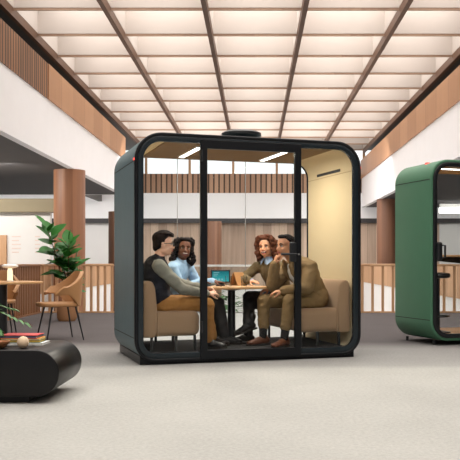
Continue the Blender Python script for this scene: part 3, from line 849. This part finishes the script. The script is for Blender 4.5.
for i in range(170):
    s = rnd.choice((-1, 1)); u_ = rnd.uniform(-.15, .11)
    a = rnd.uniform(-.11, .028 if u_ < .03 else .055); w = rnd.uniform(.075, .135)*(1.0 if u_ > -.1 else .95)
    r_ = rnd.uniform(.013, .022); bl.append((a, s*w*(1 if u_ < .06 else .8), u_, r_, r_, r_*1.2))
for i in range(70):
    u_ = rnd.uniform(-.15, .12); bl.append((-.10 + rnd.uniform(-.02, .02) + (.04 if u_ > .08 else 0), rnd.uniform(-.10, .10), u_, .022, .022, .026))
for i in range(36): bl.append((rnd.uniform(-.05, .06), rnd.uniform(-.07, .07), .125+rnd.uniform(-.012, .012), .017, .017, .015))
hair_caps(b3, hp, hf, M['hair_auburn'], bl, vs=.006, it=1)

# --- man in olive suit, right front
b4, J, tf, hf, hp, top = person(dict(
    label='man in olive suit resting chin on fist on right booth sofa',
    J=dict(P=(1.99, .37, .60), C=(1.90, .36, .83), N=(1.775, .36, .990), head=(1.64, .335, 1.150),
           SR=(1.765, .52, .935), SL=(1.865, .18, .935), ER=(1.535, .43, .735), EL=(1.79, .085, .715), WR=(1.540, .36, .965), WL=(1.565, .20, .685),
           HR=(1.97, .46, .575), HL=(1.97, .26, .575), KR=(1.44, .43, .575), KL=(1.615, .13, .585), AR=(1.41, .37, .205), AL=(1.545, .10, .205)),
    tf=(-.98, -.18, 0), hf=(-.93, -.34, -.02), skin=M['skin_brown'], lip=M['lip'], hairm=M['hair_black'], trouser=M['oliveS'], shoe=M['brownshoe'], socks=True,
    handR=((.12, -.25, .95), (.95, -.1, .1), -1, 1.25), handL=((-.93, .3, -.12), (0, .1, -1), 1, .45),
    footR=(-1, -.25, 0), footL=(-.85, -.55, 0), smile=.0, jaw=1.1, brow=.005, cuff=.30))
top('jacket', M['oliveS'], .022, True, (.074, .068, .052))
f, r, u = tf
up = (J['N']-J['P']).normalized(); ff = up.cross(r); ff = ff if ff.dot(f) > 0 else -ff
q = MB()
for i in range(7):
    t = i/6; c0 = J['N'].lerp(J['P'], .04 + .60*t); 
    q.ell(c0 + ff*(.085 + .055*math.sin(math.pi*min(1, t*1.1+.15))) - r*.035, (.028, .040, .05), (ff, r, up))
voxel(q, 'white_shirt', M['tee'], b4, .007, 3)
q = MB()
for s in (-1, 1):
    for i in range(6):
        t = i/5; c0 = J['N'].lerp(J['P'], -.06 + .5*t)
        q.ell(c0 + ff*(.070 + .065*math.sin(math.pi*min(1, t*.9+.12))) + r*(.066 + .012*math.sin(t*3))*s, (.024, .022, .055), (ff, r, up))
voxel(q, 'lapel', M['oliveS'], b4, .007, 3)
q = MB(); q.lathe([(.072, -.04), (.076, .0), (.068, .045), (.058, .045), (.062, -.035)], J['N'] + V((-.012, 0, .012)), 24); q.build('jacket_collar', M['oliveS'], b4, True)
hair_caps(b4, hp, hf, M['hair_black'], [(-.030, 0, .060, .088, .080, .068), (-.055, 0, .015, .055, .074, .075), (-.078, 0, -.03, .028, .052, .04),
    (.035, 0, .100, .042, .056, .024), (-.02, .071, .03, .022, .010, .032), (-.02, -.071, .03, .022, .010, .032)])

# ------------------------------------------------------------------ green phone booth
TG = .335
gb = empty('phone_booth', (2.06, 9.62, 0), TG, 'green rounded phone booth with black framed glass front at right edge', 'booth')
GW, GD, GH = 1.25, .86, 2.2
def gout(i, r=.24): return rr(i, .05+i, GW-i, GH-i, max(.02, r-i), 12)
MB().ring(gout(0), gout(.04), 0, GD).build('cladding', M['green'], gb, True, bevel=.015)
for z in (.30, 1.96): MB().box((-.0015, .02, z-.004), (.001, GD-.02, z+.004)).build('panel_seam', M['seam'], gb)
MB().ring(gout(.035), gout(.085), -.012, .03).build('front_frame', M['black'], gb, True, bevel=.006)
MB().ring(gout(.035), gout(.075), GD-.035, GD+.005).build('back_frame', M['black'], gb, True)
MB().ring(gout(.041), gout(.07), .031, GD-.036).build('wall_lining', M['greenin'], gb, True)
MB().prism_y(gout(.08), .004, .010).build('front_glass', M['glass'], gb)
MB().prism_y(gout(.072), GD-.018, GD-.012).build('back_glass', M['glass'], gb)
MB().box((.08, .04, .115), (GW-.08, GD-.04, .135)).build('booth_floor', M['tablewood'], gb)
MB().lathe([(.018, 0), (.018, .05)], (.12, .75, 0), 12).build('foot', M['black'], gb)
c = MB().lathe([(.018, 0), (.018, .05)], (.12, .12, 0), 12).build('foot', M['black'], gb)
c = MB().lathe([(.018, 0), (.018, .05)], (GW-.12, .12, 0), 12).build('foot', M['black'], gb)
dh = MB().box((.055, -.07, 1.0), (.125, -.012, 1.22)).build('lock_case', M['black'], gb, bevel=.02)
MB().tube([(.115, -.06, 1.04), (.15, -.075, 1.04), (.15, -.075, 1.18), (.115, -.06, 1.18)], .012, 8).build('door_handle', M['black'], dh, True)
MB().box((.12, .40, 1.05), (GW-.08, .82, 1.075)).build('desk_top', M['tablewood'], gb, bevel=.008)
MB().prism_y([(.13, 1.05), (GW-.09, 1.05), (GW-.09, .95), (.55, 1.0), (.25, 1.03)], .74, .80).build('desk_bracket', M['black'], gb)
lt = MB().box((.25, .2, GH-.085), (.75, .28, GH-.072)).build('ceiling_light', M['shade'], gb)
MB().box((.26, .21, GH-.088), (.74, .27, GH-.084)).build('light_strip', M['led'], lt)
MB().box((.13, .30, GH-.030), (.18, .35, GH-.004)).build('indicator_light', M['red'], gb, bevel=.006)
# stool inside
stl = empty('bar_stool', gb.location + V((math.cos(TG)*.235 - math.sin(TG)*.22, math.sin(TG)*.235 + math.cos(TG)*.22, .135)), TG, 'black padded bar stool inside the green phone booth', 'stool')
MB().lathe([(.10, .655), (.14, .665), (.15, .69), (.14, .715), (.05, .725)], (0, 0, 0), 28).build('seat', M['black'], stl, True)
MB().lathe([(.024, .02), (.022, .66)], (0, 0, 0), 16).build('pole', M['black'], stl, True)
MB().lathe([(.15, 0), (.15, .01), (.05, .025), (.025, .03)], (0, 0, 0), 28).build('base', M['black'], stl, True)
MB().tube([(.13*math.cos(t*math.pi/12), .13*math.sin(t*math.pi/12), .20) for t in range(25)], .011, 8).build('foot_ring', M['black'], stl, True)
MB().tube([(-.13, 0, .20), (.13, 0, .20)], .010, 8).build('ring_spoke', M['black'], stl, True)

# ------------------------------------------------------------------ coffee table and the things on it
CX = -1.353
ct = empty('coffee_table', (-2.2, 6.03, 0), 0, 'low black coffee table with rounded ends in left foreground', 'table')
MB().prism_y(rr(-.95, .05, -CX*0 + (CX+2.2), .372, .160, 14), -.375, .375).build('body', M['coffee'], ct, True, bevel=.006)
MB().box((-.75, -.30, 0), (.62, .30, .055)).build('plinth', M['blackm'], ct)
TT = .372
def book(name, p, w, d, h, rz, cov, label, extra=None):
    root = empty(name, p, rz, label, 'book', 'books on the coffee table')
    MB().box((-w/2, -d/2, 0), (w/2, d/2, .003)).box((-w/2, -d/2, h-.003), (w/2, d/2, h)).box((-w/2, -d/2, .003), (-w/2+.003, d/2, h-.003)).build('cover', cov, root)
    MB().box((-w/2+.003, -d/2+.005, .003), (w/2-.005, d/2-.005, h-.003)).build('pages', extra or M['paper'], root)
p = at(24, 343, 6.06); 
book('book', (-1.70, 6.10, TT), .30, .20, .016, -.03, M['whitecover'], 'white covered book at the bottom of the coffee table stack')
book('book', (-1.725, 6.11, TT+.016), .29, .19, .018, .02, M['greenbook'], 'teal covered book second from the bottom of the coffee table stack', M['yellowbook'])
book('book', (-1.725, 6.11, TT+.034), .285, .20, .014, .03, M['yellowbook'], 'yellow edged book second from the top of the coffee table stack')
book('book', (-1.735, 6.11, TT+.048), .275, .20, .024, -.02, M['redbook'], 'red covered book on top of the coffee table stack', M['greycover'])
bp = at(23, 342, 5.80)
o = voxel(MB().ell((0, 0, .042), (.042, .042, .042), None, 32, 24).ell((.0, 0, .082), (.008, .008, .004)), 'decorative_ball', M['ballwood'], None, .003, 1); o.location = (bp.x, 5.80, TT)
tag(o, 'pale round wooden ball beside the books on the coffee table', 'ornament')
bo = MB().lathe([(.030, 0), (.05, .008), (.078, .035), (.084, .05), (.078, .05), (.070, .036), (.045, .014), (.001, .012)], (0, 0, 0), 36).build('wooden_bowl', M['bowlwood'], None, True)
bo.location = (at(-2, 345, 5.80).x, 5.80, TT); tag(bo, 'brown wooden bowl at left edge of the coffee table', 'bowl')
# leaf helper
def leaf(mb, base, d, nrm, L, wd, bend=.25, n=7, fold=.12):
    base = V(base); d = V(d).normalized(); s = d.cross(V(nrm)).normalized(); nn = s.cross(d)
    vs = []; fs = []
    for i in range(n+1):
        t = i/n; w = wd*math.sin(math.pi*min(1, t**.8*.97+.02))**.8*(1 if t < 1 else 0) + .001
        c = base + d*L*t - nn*bend*L*t*t
        vs += [c - s*w + nn*w*fold, c - nn*w*.1, c + s*w + nn*w*fold]
    for i in range(n):
        a = i*3; fs += [(a, a+1, a+4, a+3), (a+1, a+2, a+5, a+4)]
    mb.add(vs, fs)
vp = at(-24, 345, 6.1)
va = empty('leafy_vase', (vp.x, 6.05, TT), 0, 'green arching sprigs in a dark vase at left end of the coffee table', 'plant')
MB().lathe([(.045, 0), (.06, .03), (.062, .09), (.035, .15), (.03, .17), (.024, .17), (.028, .15), (.04, .08), (.001, .02)], (0, 0, 0), 28).build('vase', M['black'], va, True)
rnd = random.Random(5)
fr = MB(); stm = MB()
for (ex, ey, ez, top_) in ((.375, .0, .165, .27), (.20, -.05, .12, .22), (-.2, .1, .25, .3), (-.25, -.1, .18, .28), (.24, .12, .26, .3), (.05, .2, .3, .34)):
    pts = []
    for i in range(9):
        t = i/8; pts.append(V((ex*t, ey*t, .15 + (top_-.15)*math.sin(math.pi*.5*min(1, t*1.6)) + (ez-top_)*max(0, t-.35)/.65)))
    stm.tube(pts, .003, 6)
    for i in range(2, 9):
        p_ = pts[i]; dd = (pts[i]-pts[i-1]).normalized(); sd_ = dd.cross(V((0, 0, 1))).normalized()
        for s in (-1, 1): leaf(fr, p_, dd*.8 + sd_*.55*s + V((0, 0, .12)), (0, 0, 1), .075, .014, .3)
    leaf(fr, pts[-1], pts[-1]-pts[-2], (0, 0, 1), .07, .014, .3)
stm.build('stem', M['stem'], va, True); fr.build('foliage', M['leafl'], va, True)

# ------------------------------------------------------------------ round table, lamp, chairs
rt = empty('round_table', (-3.14, 10.15, 0), 0, 'round oak cafe table on black pedestal at left edge', 'table')
MB().lathe([(.48, .717), (.497, .724), (.50, .734), (.497, .745), (.30, .747)], (0, 0, 0), 48).build('tabletop', M['tablewood'], rt, True)
MB().lathe([(.075, .02), (.07, .718)], (0, 0, 0), 28).build('pedestal', M['black'], rt, True)
MB().lathe([(.30, 0), (.30, .012), (.10, .022)], (0, 0, 0), 40).build('base_plate', M['black'], rt, True)
lp = at(10, 281, 10.1)
la = empty('table_lamp', (lp.x, 10.10, .747), 0, 'small glowing table lamp with pale flat shade on the round table', 'lamp')
MB().lathe([(.045, 0), (.045, .01), (.034, .014)], (0, 0, 0), 24).build('base', M['shade'], la, True)
MB().lathe([(.034, .012), (.032, .13), (.024, .16)], (0, 0, 0), 24).build('stem', M['candle'], la, True)
MB().lathe([(.022, .16), (.085, .172), (.10, .185), (.095, .20), (.07, .212), (.01, .216)], (0, 0, 0), 28).build('lamp_shade', M['shade'], la, True)

def shell_chair(loc, rz, label):
    """faces -y in local space: back at +y"""
    root = empty('shell_chair', loc, rz, label, 'chair', 'tan shell chairs by the round table')
    st = MB(); 
    pts = []
    for k in range(28):
        t = 2*math.pi*k/28; c, s = math.cos(t), math.sin(t)
        pts.append((.250*math.copysign(abs(c)**.75, c), -.03+.265*math.copysign(abs(s)**.75, s)))
    st.prism_z(pts, .425, .475)
    st.build('seat', M['tan'], root, True, bevel=.018, seg=3)
    bk = MB(); vs = []; fs = []; n, m = 30, 8
    for i in range(n+1):
        ph = R(-122 + 244*i/n); back = .5+.5*math.cos(ph)       # 1 at the back, 0 at the arm fronts
        ab = abs(math.degrees(ph))
        h = .675 + .195*max(0, min(1, (88-ab)/62))**1.2 - .10*max(0, min(1, (ab-100)/22))
        for j in range(m+1):
            t = j/m; zb = .43 + .15*max(0, min(1, (ab-48)/34))**.8; z = zb + (h-zb)*t
            fl = 1 + .10*t*(1-back) + .18*t*back*.9
            x = .262*math.sin(ph)*(1+.10*t); y = .235*math.cos(ph)*fl
            vs.append((x, y, z))
    for i in range(n):
        for j in range(m):
            a = i*(m+1)+j; fs.append((a, a+m+1, a+m+2, a+1))
    bk.add(vs, fs); o = bk.build('backrest', M['tan'], root, True)
    sd = o.modifiers.new('s', 'SOLIDIFY'); sd.thickness = .045; sd.offset = 0
    bv = o.modifiers.new('b', 'BEVEL'); bv.width = .012; bv.segments = 2; bv.limit_method = 'ANGLE'
    for x, y in ((-1, -1), (1, -1), (-1, 1), (1, 1)):
        MB().tube([(x*.17, y*.15, .43), (x*.235, y*.235, .0)], [.013, .008], 10).build('leg', M['black'], root, True)
    MB().tube([(-.17, -.15, .425), (.17, -.15, .425), (.17, .15, .425), (-.17, .15, .425), (-.17, -.15, .425)], .009, 8).build('under_frame', M['black'], root, True)
    return root
cp = at(60, 341, 10.45)
shell_chair((cp.x, 10.45, 0), R(-90+30), 'tan shell armchair on thin black legs in front of the potted plant')
shell_chair((-3.53, 11.2, 0), R(10), 'tan shell armchair partly hidden behind the round table at left edge')

# ------------------------------------------------------------------ potted ficus
fp = V((at(67, 318, 13.8).x, 13.8, 0))
fi = empty('potted_plant', fp, 0, 'tall green broad leaved plant in a tan pot behind the shell chair', 'plant')
MB().lathe([(.13, 0), (.165, .05), (.17, .30), (.155, .30), (.15, .26), (.001, .26)], (0, 0, 0), 36).build('pot', M['terra'], fi, True)
MB().lathe([(.15, .25), (.149, .27), (.001, .275)], (0, 0, 0), 28).build('soil', M['soil'], fi, True)
rnd = random.Random(21)
for (tx, ty, tz, nl) in ((-.33, .0, 1.56, 26), (.05, -.06, 1.32, 24), (-.10, .10, 1.12, 14), (.12, .1, .98, 11)):
    pts = [V((tx*(t**1.3), ty*t, .26 + (tz-.26)*t)) for t in [i/8 for i in range(9)]]
    MB().tube(pts, [.014-.009*i/8 for i in range(9)], 8).build('trunk', M['stem'], fi, True)
    lf = MB()
    for i in range(nl):
        t = .30 + .70*i/(nl-1); k = min(7, int(t*8)); p_ = pts[k].lerp(pts[k+1], t*8-k)
        a = i*2.4 + rnd.uniform(-.4, .4); el = .42 + .75*max(0, t-.75)*3 + rnd.uniform(-.35, .35)
        dd = V((math.cos(a)*math.cos(el), math.sin(a)*math.cos(el), math.sin(el)))
        L_ = rnd.uniform(.22, .33)*(1 if t < .9 else .85)
        leaf(lf, p_ + dd*.03, dd, (rnd.uniform(-.3, .3), -.35, 1), L_, L_*.33, .22, 8, .16)
    lf.build('foliage', M['leaf'], fi, True)

# greenery on the lower level seen under the table
gp = empty('planter', (-.65, 20.5, -3.5), 0, 'green shrub beyond the glass railing seen under the booth table', 'plant')
MB().box((-.35, -.35, 0), (.35, .35, .7)).build('pot', M['whitecover'], gp, bevel=.02)
lf = MB(); rnd = random.Random(9)
for i in range(420):
    z = rnd.uniform(.6, 3.75); rr_ = .42*math.sin(math.pi*min(1, (z-.4)/3.6))**.5
    a = rnd.uniform(0, 6.28); q_ = rr_*rnd.uniform(.2, 1)
    leaf(lf, (math.cos(a)*q_, math.sin(a)*q_, z), (math.cos(a), math.sin(a), rnd.uniform(-.2, .8)), (0, 0, 1), .2, .05, .3, 5)
lf.build('foliage', M['leafl'], gp, True)
MB().tube([(0, 0, .6), (.02, 0, 3.2)], [.04, .02], 8).build('trunk', M['stem'], gp, True)

# ------------------------------------------------------------------ light
wd = bpy.data.worlds.new('world'); scene.world = wd; wd.use_nodes = True
N = wd.node_tree.nodes; L = wd.node_tree.links
bg = N['Background']; bg.inputs[1].default_value = 1.0
sk = N.new('ShaderNodeTexCoord'); gr = N.new('ShaderNodeSeparateXYZ'); L.new(sk.outputs['Generated'], gr.inputs[0])
mr = N.new('ShaderNodeMapRange'); mr.inputs[1].default_value = -.2; mr.inputs[2].default_value = .6; L.new(gr.outputs[2], mr.inputs[0])
mx = N.new('ShaderNodeMix'); mx.data_type = 'RGBA'; mx.inputs[6].default_value = (.85, .84, .82, 1); mx.inputs[7].default_value = (.95, .97, 1, 1)
L.new(mr.outputs[0], mx.inputs[0])
# brighter sky beyond the far clerestory than behind the entrance
m2 = N.new('ShaderNodeMapRange'); m2.inputs[1].default_value = -.6; m2.inputs[2].default_value = .8; m2.inputs[3].default_value = .42; m2.inputs[4].default_value = 1.5; L.new(gr.outputs[1], m2.inputs[0])
vm = N.new('ShaderNodeVectorMath'); vm.operation = 'SCALE'; L.new(mx.outputs[2], vm.inputs[0]); L.new(m2.outputs[0], vm.inputs['Scale']); L.new(vm.outputs[0], bg.inputs[0])

def area(name, loc, rot, sx, sy, e, c=(1, 1, 1)):
    l = bpy.data.lights.new(name, 'AREA'); l.shape = 'RECTANGLE'; l.size = sx; l.size_y = sy; l.energy = e; l.color = c
    o = bpy.data.objects.new(name, l); col.objects.link(o); o.location = loc; o.rotation_euler = rot; return o
for a in (.69, 1.62):
    area('booth_lamp_light', B(a, .62, H-.105), (0, 0, TH),   .06, .75, 20, (1, .92, .79))
area('phone_booth_light', gb.location + V((.35, .42, GH-.1)), (0, 0, TG), .4, .06, 3, (1, .88, .7))
area('skylight_light', (0, 14, HC+.84), (0, 0, 0), 8.5, 36, 3600, (1, .96, .91))
area('gallery_fill', (-8.6, 19.0, 3.2), (R(50), 0, 0), 6, .5, 300, (1, .95, .88))  # unseen fill lights added to brighten the walls under the galleries
area('gallery_fill', (-9, 31.0, 3.2), (R(50), 0, 0), 6, .5, 110, (1, .97, .93))
area('gallery_fill', (9, 30.5, 3.2), (R(50), 0, 0), 6, .5, 110, (1, .95, .88))
area('atrium_fill', (0, 27.0, 4.9), (R(42), 0, 0), 8, .6, 180, (1, .97, .94))  # added atrium fill without a fixture, lifts the far and side walls
for x_ in (-1, 1): area('atrium_fill', (x_*.6, 25, 3.0), (0, R(-62*x_), 0), .6, 16, 90, (1, .97, .94))

vs = scene.view_settings; vs.view_transform = 'Standard'; vs.look = 'None'; vs.exposure = 0; vs.gamma = 1
scene.cycles.use_denoising = True
scene.cycles.max_bounces = 10; scene.cycles.transparent_max_bounces = 16
